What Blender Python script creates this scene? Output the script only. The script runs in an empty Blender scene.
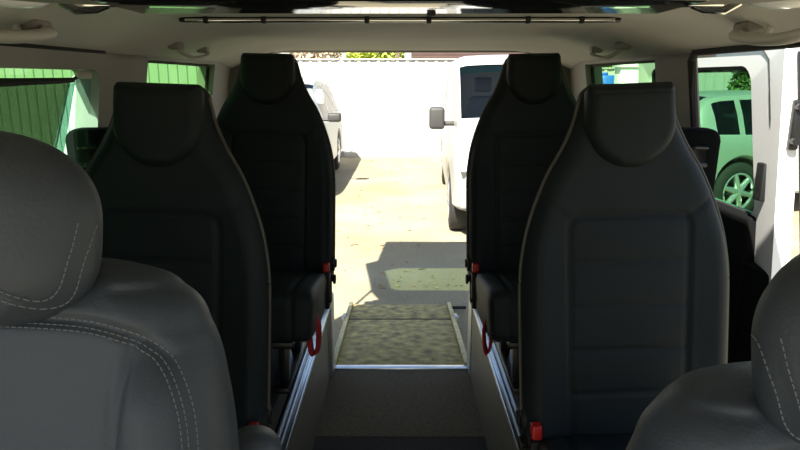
import bpy, bmesh, math, random
import numpy as np
from mathutils import Vector, Matrix
random.seed(7)
R = math.radians
scene = bpy.context.scene
COL = scene.collection
CAMZ = 1.65

# ------------------------------------------------------------------ materials
def nodes_of(m):
    m.use_nodes = True
    nt = m.node_tree
    nt.nodes.clear()
    return nt, nt.nodes, nt.links

def mat(name, col, rough=.5, metal=0.0, bump=0.0, bscale=400.0, var=0.0, vscale=8.0, spec=.5, col2=None, detail=4.0, thresh=None, sheen=0.0):
    m = bpy.data.materials.new(name)
    nt, N, L = nodes_of(m)
    out = N.new('ShaderNodeOutputMaterial')
    b = N.new('ShaderNodeBsdfPrincipled')
    L.new(b.outputs[0], out.inputs[0])
    b.inputs['Base Color'].default_value = (*col, 1)
    b.inputs['Roughness'].default_value = rough
    b.inputs['Metallic'].default_value = metal
    b.inputs['Specular IOR Level'].default_value = spec
    if sheen:
        b.inputs['Sheen Weight'].default_value = sheen
    tc = N.new('ShaderNodeTexCoord')
    if var or col2:
        n = N.new('ShaderNodeTexNoise'); n.inputs['Scale'].default_value = vscale; n.inputs['Detail'].default_value = detail
        L.new(tc.outputs['Object'], n.inputs['Vector'])
        r = N.new('ShaderNodeValToRGB')
        c2 = col2 or tuple(min(1, c * (1 + var)) for c in col)
        c1 = col if col2 else tuple(c * (1 - var) for c in col)
        r.color_ramp.elements[0].color = (*c1, 1); r.color_ramp.elements[1].color = (*c2, 1)
        lo, hi = thresh or (.3, .7)
        r.color_ramp.elements[0].position = lo; r.color_ramp.elements[1].position = hi
        L.new(n.outputs['Fac'], r.inputs[0]); L.new(r.outputs[0], b.inputs['Base Color'])
    if bump:
        n2 = N.new('ShaderNodeTexNoise'); n2.inputs['Scale'].default_value = bscale; n2.inputs['Detail'].default_value = 3
        L.new(tc.outputs['Object'], n2.inputs['Vector'])
        bp = N.new('ShaderNodeBump'); bp.inputs['Strength'].default_value = bump; bp.inputs['Distance'].default_value = .002
        L.new(n2.outputs['Fac'], bp.inputs['Height']); L.new(bp.outputs[0], b.inputs['Normal'])
    return m

def glass(name, col, refl=.05, rough=.02):
    m = bpy.data.materials.new(name)
    nt, N, L = nodes_of(m)
    out = N.new('ShaderNodeOutputMaterial')
    t = N.new('ShaderNodeBsdfTransparent'); t.inputs[0].default_value = (*col, 1)
    g = N.new('ShaderNodeBsdfGlossy'); g.inputs['Roughness'].default_value = rough
    mx = N.new('ShaderNodeMixShader')
    if refl > .1:
        lw = N.new('ShaderNodeLayerWeight'); lw.inputs[0].default_value = refl
        L.new(lw.outputs['Fresnel'], mx.inputs[0])
    else: mx.inputs[0].default_value = refl
    L.new(t.outputs[0], mx.inputs[1]); L.new(g.outputs[0], mx.inputs[2])
    L.new(mx.outputs[0], out.inputs[0])
    return m

M = {}
M['headliner'] = mat('headliner', (.60, .59, .56), .95, bump=.25, bscale=600, var=.05, vscale=3)
M['trim_grey'] = mat('trim grey plastic', (.25, .235, .215), .6, bump=.1, bscale=500)
M['handle_grey'] = mat('handle grey', (.52, .50, .46), .5)
M['leather_grey'] = mat('grey leather', (.039, .047, .057), .5, spec=.38, bump=.35, bscale=260, var=.08, vscale=5)
M['leather_grey_edge'] = mat('grey leather side', (.038, .045, .054), .5, bump=.35, bscale=260)
M['thread'] = mat('pale thread', (.15, .16, .165), .8)
M['leather_black'] = mat('black leather', (.0125, .0175, .0190), .60, spec=.2, bump=.3, bscale=300, var=.12, vscale=6)
M['piping'] = mat('dark grey piping', (.06, .056, .045), .45)
M['black_plastic'] = mat('black plastic', (.009, .010, .010), .6, spec=.3, bump=.12, bscale=300)
M['trim_black'] = mat('matt black trim', (.004, .0045, .0045), .9, spec=.12)
M['van_white'] = mat('cream white paint', (.33, .325, .30), .3)
M['black_steel'] = mat('black steel', (.012, .012, .013), .35, metal=.3)
M['gloss_black'] = mat('gloss black', (.006, .006, .007), .08)
M['rubber'] = mat('rubber', (.012, .012, .012), .8)
M['red'] = mat('red plastic', (.42, .012, .01), .4)
M['red_web'] = mat('red webbing', (.32, .008, .012), .75, bump=.4, bscale=500)
M['alu'] = mat('aluminium', (.62, .64, .66), .28, metal=1.0, var=.08, vscale=20)
M['alu_dull'] = mat('dull aluminium', (.45, .45, .43), .5, metal=.8, var=.1, vscale=30)
M['chrome'] = mat('chrome', (.85, .84, .80), .12, metal=1.0)
M['panel_brown'] = mat('brushed grey panel', (.115, .105, .082), .55, metal=.15, var=.1, vscale=30)
M['carpet'] = mat('aisle carpet', (.085, .072, .048), .95, bump=.9, bscale=350, var=.25, vscale=60)
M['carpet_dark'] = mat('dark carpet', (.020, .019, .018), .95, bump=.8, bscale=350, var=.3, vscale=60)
M['grip'] = mat('worn ramp grip', (.055, .050, .035), .8, bump=.8, bscale=300, col2=(.55, .46, .17), vscale=15, detail=12, thresh=(.22, .74))
M['ramp_rail'] = mat('ramp edge rail', (.40, .36, .19), .5, metal=.5, var=.2, vscale=30)
M['white_paint'] = mat('white paint', (.92, .92, .91), .25)
M['silver_paint'] = mat('silver paint', (.36, .38, .36), .3, metal=.25)
M['car_grey'] = mat('grey plastic', (.035, .034, .032), .6)
M['tyre'] = mat('tyre', (.022, .020, .018), .85, bump=.3, bscale=90)
M['rim'] = mat('alloy', (.6, .6, .6), .3, metal=.8)
M['lamp'] = mat('lamp lens', (.75, .77, .78), .1, spec=.8)
M['lamp_red'] = mat('red lens', (.35, .01, .01), .15)
M['fence'] = mat('cream sheet fence', (.42, .41, .38), .5, var=.03, vscale=2)
M['fence_dirt'] = mat('fence kerb', (.45, .43, .38), .85, var=.1, vscale=6)
M['brick'] = mat('brown roof tiles', (.055, .028, .020), .8, var=.15, vscale=3)
M['leaf_lime'] = mat('lime leaves', (.36, .42, .05), .6, var=.35, vscale=3)
M['leaf_pink'] = mat('dry pink leaves', (.42, .33, .22), .7, var=.4, vscale=4)
M['leaf_dark'] = mat('dark leaves', (.09, .15, .035), .6, var=.45, vscale=3)
M['bark'] = mat('bark', (.12, .085, .055), .9, bump=.6, bscale=40)
M['litter'] = mat('dry leaf', (.30, .22, .10), .8, var=.4, vscale=9)
M['blue'] = mat('blue plastic', (.02, .12, .55), .45)
M['glass_quarter'] = glass('green quarter glass', (.41, .63, .39), .02)
M['glass_quarter_clear'] = glass('pale quarter glass', (.60, .80, .58), .02)
M['glass_door'] = glass('green door glass', (.38, .60, .44), .02)
M['glass_mint'] = glass('pale green glass', (.74, .97, .84), .02)
M['glass_dark'] = glass('blind mesh', (.40, .41, .41), .02, .5)
M['teal_film'] = glass('teal film', (.42, .56, .52), .03, .3)
M['corner_film'] = glass('corner film', (.50, .56, .54), .05, .3)
M['glass_tail'] = glass('tail glass', (.15, .215, .125))
M['glass_car'] = glass('car glass', (.80, .86, .86), .28)
M['sunband'] = glass('teal sunband', (.35, .92, .96), .28)

# ground: pale sandy concrete with soft stains
def ground_mat():
    m = bpy.data.materials.new('sandy yard'); nt, N, L = nodes_of(m)
    out = N.new('ShaderNodeOutputMaterial'); b = N.new('ShaderNodeBsdfPrincipled'); L.new(b.outputs[0], out.inputs[0])
    b.inputs['Roughness'].default_value = .95
    tc = N.new('ShaderNodeTexCoord')
    n1 = N.new('ShaderNodeTexNoise'); n1.inputs['Scale'].default_value = .9; n1.inputs['Detail'].default_value = 8
    L.new(tc.outputs['Object'], n1.inputs['Vector'])
    r = N.new('ShaderNodeValToRGB')
    e = r.color_ramp.elements
    e[0].position = .33; e[0].color = (.23, .20, .125, 1); e[1].position = .66; e[1].color = (.32, .29, .20, 1)
    L.new(n1.outputs['Fac'], r.inputs[0])
    n2 = N.new('ShaderNodeTexNoise'); n2.inputs['Scale'].default_value = 45; n2.inputs['Detail'].default_value = 4
    L.new(tc.outputs['Object'], n2.inputs['Vector'])
    r2 = N.new('ShaderNodeValToRGB'); r2.color_ramp.elements[0].position = .25; r2.color_ramp.elements[1].position = .6
    r2.color_ramp.elements[0].color = (.72, .70, .66, 1)
    L.new(n2.outputs['Fac'], r2.inputs[0])
    mx = N.new('ShaderNodeMix'); mx.data_type = 'RGBA'; mx.blend_type = 'MULTIPLY'; mx.inputs[0].default_value = 1
    L.new(r.outputs[0], mx.inputs[6]); L.new(r2.outputs[0], mx.inputs[7])
    L.new(mx.outputs[2], b.inputs['Base Color'])
    return m
M['ground'] = ground_mat()

# ------------------------------------------------------------------ helpers
def link(o, parent=None):
    COL.objects.link(o)
    if parent: o.parent = parent
    return o

def mesh_obj(name, verts, faces, m, parent=None, smooth=True):
    me = bpy.data.meshes.new(name)
    me.from_pydata([tuple(map(float, v)) for v in verts], [], faces)
    me.materials.append(m)
    if smooth:
        for p in me.polygons: p.use_smooth = True
    me.update()
    return link(bpy.data.objects.new(name, me), parent)

class B:
    """collects shapes into one mesh"""
    def __init__(s): s.bm = bmesh.new()
    def box(s, lo, hi, bev=0.0, seg=2, mtx=None):
        t = bmesh.new(); bmesh.ops.create_cube(t, size=1)
        for v in t.verts:
            v.co = Vector([lo[i] + (v.co[i] + .5) * (hi[i] - lo[i]) for i in range(3)])
        if bev: bmesh.ops.bevel(t, geom=list(t.edges), offset=bev, segments=seg, profile=.5, affect='EDGES')
        if mtx: bmesh.ops.transform(t, matrix=mtx, verts=t.verts)
        s._add(t); return s
    def cyl(s, p0, p1, r0, r1=None, seg=20, bev=0.0):
        p0, p1 = Vector(p0), Vector(p1); d = p1 - p0
        t = bmesh.new(); bmesh.ops.create_cone(t, cap_ends=True, segments=seg, radius1=r0, radius2=r1 if r1 is not None else r0, depth=d.length)
        if bev: bmesh.ops.bevel(t, geom=[e for e in t.edges if len(e.link_faces) == 2 and e.calc_face_angle() > 1], offset=bev, segments=2, profile=.5, affect='EDGES')
        q = d.to_track_quat('Z', 'Y').to_matrix().to_4x4()
        bmesh.ops.transform(t, matrix=Matrix.Translation((p0 + p1) / 2) @ q, verts=t.verts)
        s._add(t); return s
    def sphere(s, c, r, sc=(1, 1, 1), seg=16):
        t = bmesh.new(); bmesh.ops.create_uvsphere(t, u_segments=seg, v_segments=seg // 2 + 2, radius=r)
        bmesh.ops.transform(t, matrix=Matrix.Translation(Vector(c)) @ Matrix.Diagonal((*sc, 1)), verts=t.verts)
        s._add(t); return s
    def tube(s, pts, r, seg=10, flat=1.0, closed=False):
        pts = [Vector(p) for p in pts]; n = len(pts); rings = []
        up = Vector((0, 0, 1))
        for i, p in enumerate(pts):
            a = pts[i - 1] if (i > 0 or closed) else p; b = pts[(i + 1) % n] if (i < n - 1 or closed) else p
            t = (b - a).normalized()
            x = t.cross(up)
            if x.length < .05: x = t.cross(Vector((0, 1, 0)))
            x.normalize(); y = x.cross(t).normalized()
            rr = r[i] if isinstance(r, (list, tuple)) else r
            rings.append([s.bm.verts.new(p + x * math.cos(2 * math.pi * k / seg) * rr + y * math.sin(2 * math.pi * k / seg) * rr * flat) for k in range(seg)])
        m = n if closed else n - 1
        for i in range(m):
            A, Bb = rings[i], rings[(i + 1) % n]
            for k in range(seg):
                s.bm.faces.new((A[k], A[(k + 1) % seg], Bb[(k + 1) % seg], Bb[k]))
        if not closed:
            s.bm.faces.new(rings[0][::-1]); s.bm.faces.new(rings[-1])
        return s
    def prism(s, poly, x0, x1, axis='x', bev=0.0):
        """extrude a closed outline (two coords) along an axis"""
        def P(a, b, c):
            return {'x': (c, a, b), 'y': (a, c, b), 'z': (a, b, c)}[axis]
        t = bmesh.new()
        A = [t.verts.new(P(a, b, x0)) for a, b in poly]; Bv = [t.verts.new(P(a, b, x1)) for a, b in poly]
        n = len(poly)
        t.faces.new(A); t.faces.new(Bv[::-1])
        for i in range(n): t.faces.new((A[i], Bv[i], Bv[(i + 1) % n], A[(i + 1) % n]))
        bmesh.ops.recalc_face_normals(t, faces=t.faces)
        if bev: bmesh.ops.bevel(t, geom=[e for e in t.edges if e.calc_face_angle(0) > .4], offset=bev, segments=2, profile=.5, affect='EDGES')
        s._add(t); return s
    def _add(s, t):
        me = bpy.data.meshes.new('tmp'); t.to_mesh(me); t.free(); s.bm.from_mesh(me); bpy.data.meshes.remove(me)
    def out(s, name, m, parent=None, smooth=True, angle=40):
        bmesh.ops.recalc_face_normals(s.bm, faces=s.bm.faces)
        me = bpy.data.meshes.new(name); s.bm.to_mesh(me); s.bm.free()
        me.materials.append(m)
        if smooth:
            for p in me.polygons: p.use_smooth = True
            try: me.set_sharp_from_angle(angle=R(angle))
            except Exception: pass
        return link(bpy.data.objects.new(name, me), parent)

def thing(name, label, cat, loc=(0, 0, 0), rot=(0, 0, 0), group=None):
    o = bpy.data.objects.new(name, None); o.empty_display_size = .1
    o.location = loc; o.rotation_euler = rot
    return tag(link(o), label, cat, group)

def tag(o, label, cat, group=None, kind=None):
    o['label'] = label; o['category'] = cat
    if group: o['group'] = group
    if kind: o['kind'] = kind
    return o

def struct(o, label=None, cat=None):
    o['kind'] = 'structure'
    if label: o['label'] = label
    if cat: o['category'] = cat
    return o

def copy_tree(o, parent=None):
    c = o.copy(); COL.objects.link(c)
    if parent: c.parent = parent
    for ch in list(o.children): copy_tree(ch, c)
    return c

def interp(tab):
    xs = [a for a, _ in tab]; ys = [b for _, b in tab]
    # smooth (monotone-ish) interpolation
    xs = np.array(xs, float); ys = np.array(ys, float)
    d = np.gradient(ys, xs)
    for i in range(len(xs) - 1):
        s = (ys[i + 1] - ys[i]) / (xs[i + 1] - xs[i])
        if abs(s) < 1e-9: d[i] = d[i + 1] = 0
        else:
            for k in (i, i + 1):
                if d[k] / s < 0: d[k] = 0
                elif d[k] / s > 3: d[k] = 3 * s
    def f(x):
        x = np.clip(x, xs[0], xs[-1]); i = np.clip(np.searchsorted(xs, x) - 1, 0, len(xs) - 2)
        h = xs[i + 1] - xs[i]; t = (x - xs[i]) / h
        return ((2*t**3 - 3*t**2 + 1) * ys[i] + (t**3 - 2*t**2 + t) * h * d[i] + (-2*t**3 + 3*t**2) * ys[i + 1] + (t**3 - t**2) * h * d[i + 1])
    return f

def seg_dist(X, Z, poly):
    D = np.full(X.shape, 9.0)
    for (a, b), (c, d) in zip(poly[:-1], poly[1:]):
        vx, vz = c - a, d - b; L2 = vx * vx + vz * vz
        t = np.clip(((X - a) * vx + (Z - b) * vz) / max(L2, 1e-9), 0, 1)
        D = np.minimum(D, np.hypot(X - a - t * vx, Z - b - t * vz))
    return D

class Padded:
    """upholstered slab: outline half-width hw(z), front faces -Y, edges rounded, seams pressed in"""
    def __init__(s, hw, z0, z1, T, r, seams=(), back=.5, crown=0.0, prof=None, pw=2.0):
        s.hw, s.z0, s.z1, s.T, s.r, s.seams, s.back, s.crown, s.prof, s.pw = hw, z0, z1, T, r, seams, back, crown, prof, pw
    def depth(s, X, Z):
        X = np.asarray(X, float); Z = np.asarray(Z, float)
        W = s.hw(Z)
        e = 2e-3; sl = (s.hw(Z + e) - s.hw(Z - e)) / (2 * e)
        d = (W - np.abs(X)) / np.sqrt(1 + np.minimum(np.abs(sl), 40) ** 2)
        d = np.minimum(d, np.minimum(s.z1 - Z, Z - s.z0))
        q = np.clip(1 - np.clip(d, 0, None) / s.r, 0, 1)
        f = (1 - q ** s.pw) ** (1 / s.pw)
        y = s.T * f
        if s.crown: y = y + s.crown * f * (1 - (X / np.maximum(W, 1e-4)) ** 2)
        if s.prof: y = y + f * s.prof(X, Z)
        for poly, g, sg in s.seams:
            D = seg_dist(X, Z, poly)
            y = y - g * np.exp(-(D / sg) ** 2) * f
        return y
    def build(s, name, m, parent, nx=90, nz=140):
        # cluster rows near ends, columns near edges
        u = np.linspace(0, 1, nz); zz = s.z0 + (s.z1 - s.z0) * (u * .6 + .4 * (.5 - .5 * np.cos(np.pi * u)))
        zz[0] += 1e-4; zz[-1] -= 1e-4
        k = np.linspace(-1, 1, nx); ss = .55 * k + .45 * np.sin(np.pi * k / 2)
        Z = np.repeat(zz[:, None], nx, 1); X = s.hw(Z) * ss[None, :]
        Yf = -s.depth(X, Z)
        kb = 12; sb = np.linspace(1, -1, kb)[1:-1]
        V = []; F = []; row = nx + len(sb)
        for i in range(nz):
            for j in range(nx): V.append((X[i, j], Yf[i, j], Z[i, j]))
            w = float(s.hw(zz[i]))
            for q in sb:
                dd = min((1 - abs(q)) * w, s.z1 - zz[i], zz[i] - s.z0)
                qq = max(0, 1 - max(dd, 0) / (s.r * .8))
                V.append((q * w, s.T * s.back * math.sqrt(max(0, 1 - qq ** 2)), zz[i]))
        for i in range(nz - 1):
            for j in range(row):
                a = i * row + j; b = i * row + (j + 1) % row
                F.append((a, b, b + row, a + row))
        F.append(tuple(range(row))[::-1]); F.append(tuple(range((nz - 1) * row, nz * row)))
        return mesh_obj(name, V, F, m, parent)
    def at(s, x, z, lift=0.0):
        y = -float(s.depth(np.array([x]), np.array([z]))[0])
        return Vector((x, y - lift, z))
    def piping(s, name, m, parent, r=.004, lo=None, frac=.35, sides=(-1, 1)):
        b = B()
        zs = np.linspace(lo if lo is not None else s.z0 + .02, s.z1 - .03, 70)
        for sg in sides:
            pts = [(sg * float(s.hw(z)) * 1.0, -s.T * frac, z) for z in zs]
            b.tube(pts, r, 8)
        return b.out(name, m, parent)
    def stitches(s, name, m, parent, polys, step=.0065, ln=.0042, r=.00065):
        b = B()
        for poly in polys:
            P = [Vector(p) for p in poly]
            acc = 0; 
            L = [(Q - A).length for A, Q in zip(P[:-1], P[1:])]; tot = sum(L); n = int(tot / step)
            def pt(d):
                for A, Q, l in zip(P[:-1], P[1:], L):
                    if d <= l: return A + (Q - A) * (d / l)
                    d -= l
                return P[-1]
            for i in range(n):
                a = pt(i * step); c = pt(min(tot, i * step + ln))
                p, q = s.at(a.x, a.y, .0006), s.at(c.x, c.y, .0006)
                if (q - p).length < 1e-4: continue
                b.tube([p, (p + q) / 2 + Vector((0, -r * .6, 0)), q], r, 5)
        return b.out(name, m, parent)

def smooth_poly(pts, n=40):
    pts = [Vector((p[0], p[1])) for p in pts]; P = [pts[0]] + pts + [pts[-1]]; out = []
    for i in range(1, len(P) - 2):
        for k in range(n // (len(P) - 3) + 1):
            t = k / (n // (len(P) - 3) + 1)
            a, b, c, d = P[i - 1], P[i], P[i + 1], P[i + 2]
            q = .5 * (2 * b + (c - a) * t + (2 * a - 5 * b + 4 * c - d) * t * t + (3 * b - a - 3 * c + d) * t ** 3)
            out.append((q.x, q.y))
    out.append((pts[-1].x, pts[-1].y))
    return out

# ------------------------------------------------------------------ van shell (the setting)
def xin(z):   # inner half-width of the van at height z
    return .86 if z < 1.15 else .86 - (z - 1.15) * .155
def ceil_z(x, y):
    a = abs(x)
    z = 1.795 - (0 if a < .50 else .085 * (1 - math.cos(min(1, (a - .50) / .28) * math.pi / 2)))
    if y > 2.72: z -= .022 * (1 - math.cos(min(1, (y - 2.72) / .3) * math.pi)) / 2
    return z

YB = 3.10
def build_ceiling():
    xs = np.linspace(-.785, .785, 61); ys = np.concatenate([np.linspace(-.45, 2.7, 40), np.linspace(2.74, YB, 14)])
    V = []; F = []; nx, ny = len(xs), len(ys)
    for y in ys:
        for x in xs: V.append((x, y, ceil_z(x, y)))
    for y in ys:
        for x in xs: V.append((x * 1.10, y, ceil_z(x, y) + .085))  # unseen outer skin widened to block sun through the quarter glass
    off = nx * ny
    for i in range(ny - 1):
        for j in range(nx - 1):
            a = i * nx + j
            F.append((a, a + nx, a + nx + 1, a + 1)); F.append((off + a, off + a + 1, off + a + nx + 1, off + a + nx))
    for j in range(nx - 1):
        F.append((j, j + 1, off + j + 1, off + j)); a = (ny - 1) * nx + j; F.append((a, off + a, off + a + 1, a + 1))
    for i in range(ny - 1):
        a = i * nx; F.append((a, off + a, off + a + nx, a + nx)); a = i * nx + nx - 1; F.append((a, a + nx, off + a + nx, off + a))
    return struct(mesh_obj('ceiling', V, F, M['headliner']))
build_ceiling()

def wall_piece(b, side, y0, y1, z0, z1, th=.07, inset=0.0, n=4, bev=0):
    zs = np.linspace(z0, z1, n); poly = [(xin(z) - inset, z) for z in zs] + [(xin(z) - inset + th, z) for z in zs[::-1]]
    b.prism([(side * x, z) for x, z in poly], y0, y1, 'y', bev)

SILL, HEAD = 1.26, 1.715
# left wall: lower panel, header, pillars (the sliding door is closed in it)
b = B()
wall_piece(b, -1, -.7, YB, .50, 1.10); wall_piece(b, -1, -.7, .55, 1.10, 1.15)
wall_piece(b, -1, 2.02 - .31, 2.00, 1.10, HEAD, n=6); wall_piece(b, -1, 2.72, YB, 1.10, HEAD + .05, n=6); wall_piece(b, -1, 2.00, 2.72, 1.10, 1.58)  # hidden quarter-window sill raised to block a sun streak on the ramp
wall_piece(b, -1, -.45, 1.71, HEAD, 1.80); wall_piece(b, -1, 1.71, 2.72, HEAD - .01, 1.80)
wall_piece(b, -1, .42, .55, 1.10, HEAD)
struct(b.out('wall_left', M['trim_grey'], angle=50))
b = B()
wall_piece(b, 1, -.7, .70, .50, 1.15); wall_piece(b, 1, 1.80, YB, .50, 1.10)
wall_piece(b, 1, 1.74, 1.98, .50, HEAD, n=8, th=.02); wall_piece(b, 1, 2.72, YB, 1.10, HEAD + .05, n=6); wall_piece(b, 1, 1.98, 2.72, 1.10, 1.58)
wall_piece(b, 1, -.45, 1.74, HEAD + .005, 1.80); wall_piece(b, 1, 1.74, 2.72, HEAD - .01, 1.80)
wall_piece(b, 1, .60, .72, 1.10, HEAD)
struct(b.out('wall_right', M['trim_grey'], angle=50))

# rear opening: inner returns of the corner pillars and header lip
b = B()
for s in (-1, 1):
    b.prism([(s * .80, 1.10), (s * .735, 1.10), (s * .70, 1.62), (s * .665, 1.70), (s * .60, 1.755), (s * .55, 1.775), (s * .55, 1.80), (s * .80, 1.80)], YB - .12, YB + .02, 'y', .006)
    b.prism([(s * .92, .50), (s * .76, .50), (s * .735, 1.10), (s * .86, 1.10)], YB - .12, YB + .02, 'y', .006)
b.prism([(2.98, 1.785), (3.02, 1.765), (YB + .02, 1.768), (YB + .03, 1.80), (YB, 1.86), (2.98, 1.84)], -.62, .62, 'x', .004)
struct(b.out('trim_1', M['trim_grey']))

# black seals
b = B()
for y in (1.722,):
    pts = [(xin(z) - .004, y, z) for z in np.linspace(.55, HEAD - .02, 16)] + [(xin(HEAD) - .006, y - .03, HEAD + .002), (xin(HEAD) - .006, .72, HEAD + .003)]
    b.tube(pts, .011, 8)
struct(b.out('trim_2', M['rubber']))
b = B()
pts = [(-xin(z) - .002, 1.712, z) for z in np.linspace(.6, HEAD - .03, 14)] + [(-xin(HEAD) + .003, 1.69, HEAD), (-xin(HEAD) + .003, .56, HEAD + .004)]
b.tube(pts, .008, 8)
struct(b.out('trim_3', M['rubber']))

# rear quarter windows
def quarter(side, name, m):
    zs = np.linspace(1.58, HEAD - .01, 6)
    V = []; F = []
    for z in zs:
        for y in (2.0, 2.72): V.append((side * (xin(z) + .03), y, z))
    for i in range(5): F.append((2 * i, 2 * i + 1, 2 * i + 3, 2 * i + 2))
    o = struct(mesh_obj(name, V, F, m))
    md = o.modifiers.new('thickness', 'SOLIDIFY'); md.thickness = .004
    bb = B()
    loop = [(side * (xin(z) + .028), y, z) for y, z in [(2.005, 1.585), (2.005, 1.64), (2.005, 1.69), (2.02, 1.703), (2.36, 1.703), (2.70, 1.70), (2.715, 1.69), (2.715, 1.64), (2.715, 1.585), (2.36, 1.585)]]
    bb.tube(loop, .007, 6, closed=True)
    bb.out('window_seal', M['rubber'], o)
quarter(-1, 'window_1', M['glass_quarter']); quarter(1, 'window_2', M['glass_quarter_clear'])

# floors
b = B()
b.box((-.86, -.7, .48), (-.385, YB, .532)); b.box((.385, -.7, .48), (.86, YB, .532))
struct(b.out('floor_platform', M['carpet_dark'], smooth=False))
b = B(); b.box((-.385, 2.43, .08), (.385, YB, .15), .003)
struct(b.out('floor_aisle', M['carpet'], smooth=False))
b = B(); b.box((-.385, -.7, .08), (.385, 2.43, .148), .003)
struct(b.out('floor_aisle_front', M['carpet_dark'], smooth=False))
b = B(); b.box((-.37, YB - .03, .13), (.37, YB + .015, .156), .004)
struct(b.out('trim_4', M['alu']))

# low walls that edge the sunken aisle, with seat track on top
def aisle_rail(s, label):
    t = thing('aisle_side_rail', label, 'rail', (s * .375, 0, .15), group='aisle side rails')
    bb = B(); bb.box((-.012, 1.0, 0), (.012, YB - .01, .385), .002); bb.out('side_panel', M['panel_brown'], t)
    bb = B()
    bb.box((-.017, 1.0, .385), (.030, 2.98, .397), .003); bb.box((-.017, 1.0, .397), (-.008, 2.98, .405), .002); bb.box((.002, 1.0, .397), (.009, 2.98, .405), .002); bb.box((.021, 1.0, .397), (.030, 2.98, .405), .002)
    bb.out('seat_track', M['alu'], t)
    bb = B(); bb.box((-.019, 2.98, .0), (.032, YB + .004, .425), .012, 3); bb.out('end_post', M['alu_dull'], t)
    return t
aisle_rail(-1, 'metal-topped low rail along the left side of the sunken aisle')
aisle_rail(1, 'metal-topped low rail along the right side of the sunken aisle')

# ------------------------------------------------------------------ ramp folded down behind the van
def ramp():
    L = 1.29; a = math.atan2(.125, 1.28)
    t = thing('wheelchair_ramp', 'worn grip-topped wheelchair ramp folded down to the yard behind the van', 'ramp', (0, YB + .02, .145), (-a, 0, 0))
    s1 = .90
    bb = B(); bb.box((-.345, 0, -.02), (.345, s1 - .006, 0), .003); bb.out('lower_panel', M['grip'], t)
    bb = B(); bb.box((-.345, s1 + .006, -.02), (.345, L, 0), .003); bb.out('upper_panel', M['grip'], t)
    bb = B(); bb.cyl((-.345, s1, -.004), (.345, s1, -.004), .0085, seg=10); bb.out('hinge', M['black_steel'], t)
    for sx in (-1, 1):
        bb = B(); bb.box((sx * .36 - .014, 0, -.02), (sx * .36 + .014, s1, .022), .005); bb.box((sx * .36 - .014, s1 + .01, -.02), (sx * .36 + .014, L, .020), .005)
        bb.out('edge_rail', M['ramp_rail'], t)
        bb = B(); bb.box((sx * .378 - .012, s1 - .05, -.004), (sx * .378 + .012, s1 + .05, .03), .005)
        bb.cyl((sx * .37, s1, .012), (sx * .40, s1, .012), .012, seg=12); bb.out('hinge_bracket', M['alu_dull'], t)
    bb = B(); bb.cyl((.37, L - .09, .0), (.48, L - .09, .0), .012, seg=12, bev=.003); bb.out('grip_handle', M['rubber'], t)
ramp()

# ------------------------------------------------------------------ rear passenger seats
seat_hw = interp([(-.05, .236), (0, .237), (.12, .238), (.28, .238), (.40, .232), (.47, .218), (.53, .198), (.59, .172), (.65, .137), (.70, .115), (.745, .102), (.77, .094), (.785, .076)])
H = .785
pan = [(-.127, -.05), (-.128, .0), (-.131, .2), (-.133, .457)] + [(-.133 + .03 * (1 - math.cos(a)), .467 + .03 * math.sin(a)) for a in np.linspace(0, math.pi / 2, 6)]
panel_seam = pan + [(-x, z) for x, z in pan[::-1]]
def seat_bulge(X, Z):
    inside = np.clip((.13 - np.abs(X)) / .04, 0, 1) * np.clip((.49 - Z) / .03, 0, 1)
    w = np.zeros_like(X)
    for z0, z1 in ((-.05, .09), (.09, .19), (.19, .292), (.292, .39), (.39, .495)):
        t = np.clip((Z - z0) / (z1 - z0), 0, 1); w = np.maximum(w, np.where((Z >= z0) & (Z <= z1), (4 * t * (1 - t)) ** .5, 0))
    wing = np.clip((np.abs(X) - .15) / .05, 0, 1) * np.clip((.5 - Z) / .08, 0, 1)
    return .0025 * inside * w + .008 * wing
back_seams = [(panel_seam, .008, .006)]
for z in (.09, .19, .292, .39): back_seams.append(([(-.126, z), (-.04, z + .002), (.04, z + .002), (.126, z)], .006, .0035))
for s in (-1, 1): back_seams.append(([(s * .128, .489), (s * .165, .518), (s * .195, .540)], .005, .004))
SEATBACK = Padded(seat_hw, -.05, H, .058, .045, back_seams, back=.75, prof=seat_bulge)
def pad_w(z):
    z = np.asarray(z, float)
    lowr = .099 * np.sqrt(np.clip(1 - ((.708 - z) / .099) ** 2, 1e-4, 1))
    upr = .099 - .004 * np.clip((z - .70) / .09, 0, 1)
    top = np.sqrt(np.clip(1 - (np.clip(z - .772, 0, .02) / .0225) ** 2, 1e-4, 1))
    return np.where(z < .708, np.maximum(lowr, .008), upr * (.82 + .18 * top))
HEADPAD = Padded(pad_w, .6095, .792, .034, .026, [([(-.1, .77), (.1, .77)], .002, .004)], back=2.6, crown=.006)

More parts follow.
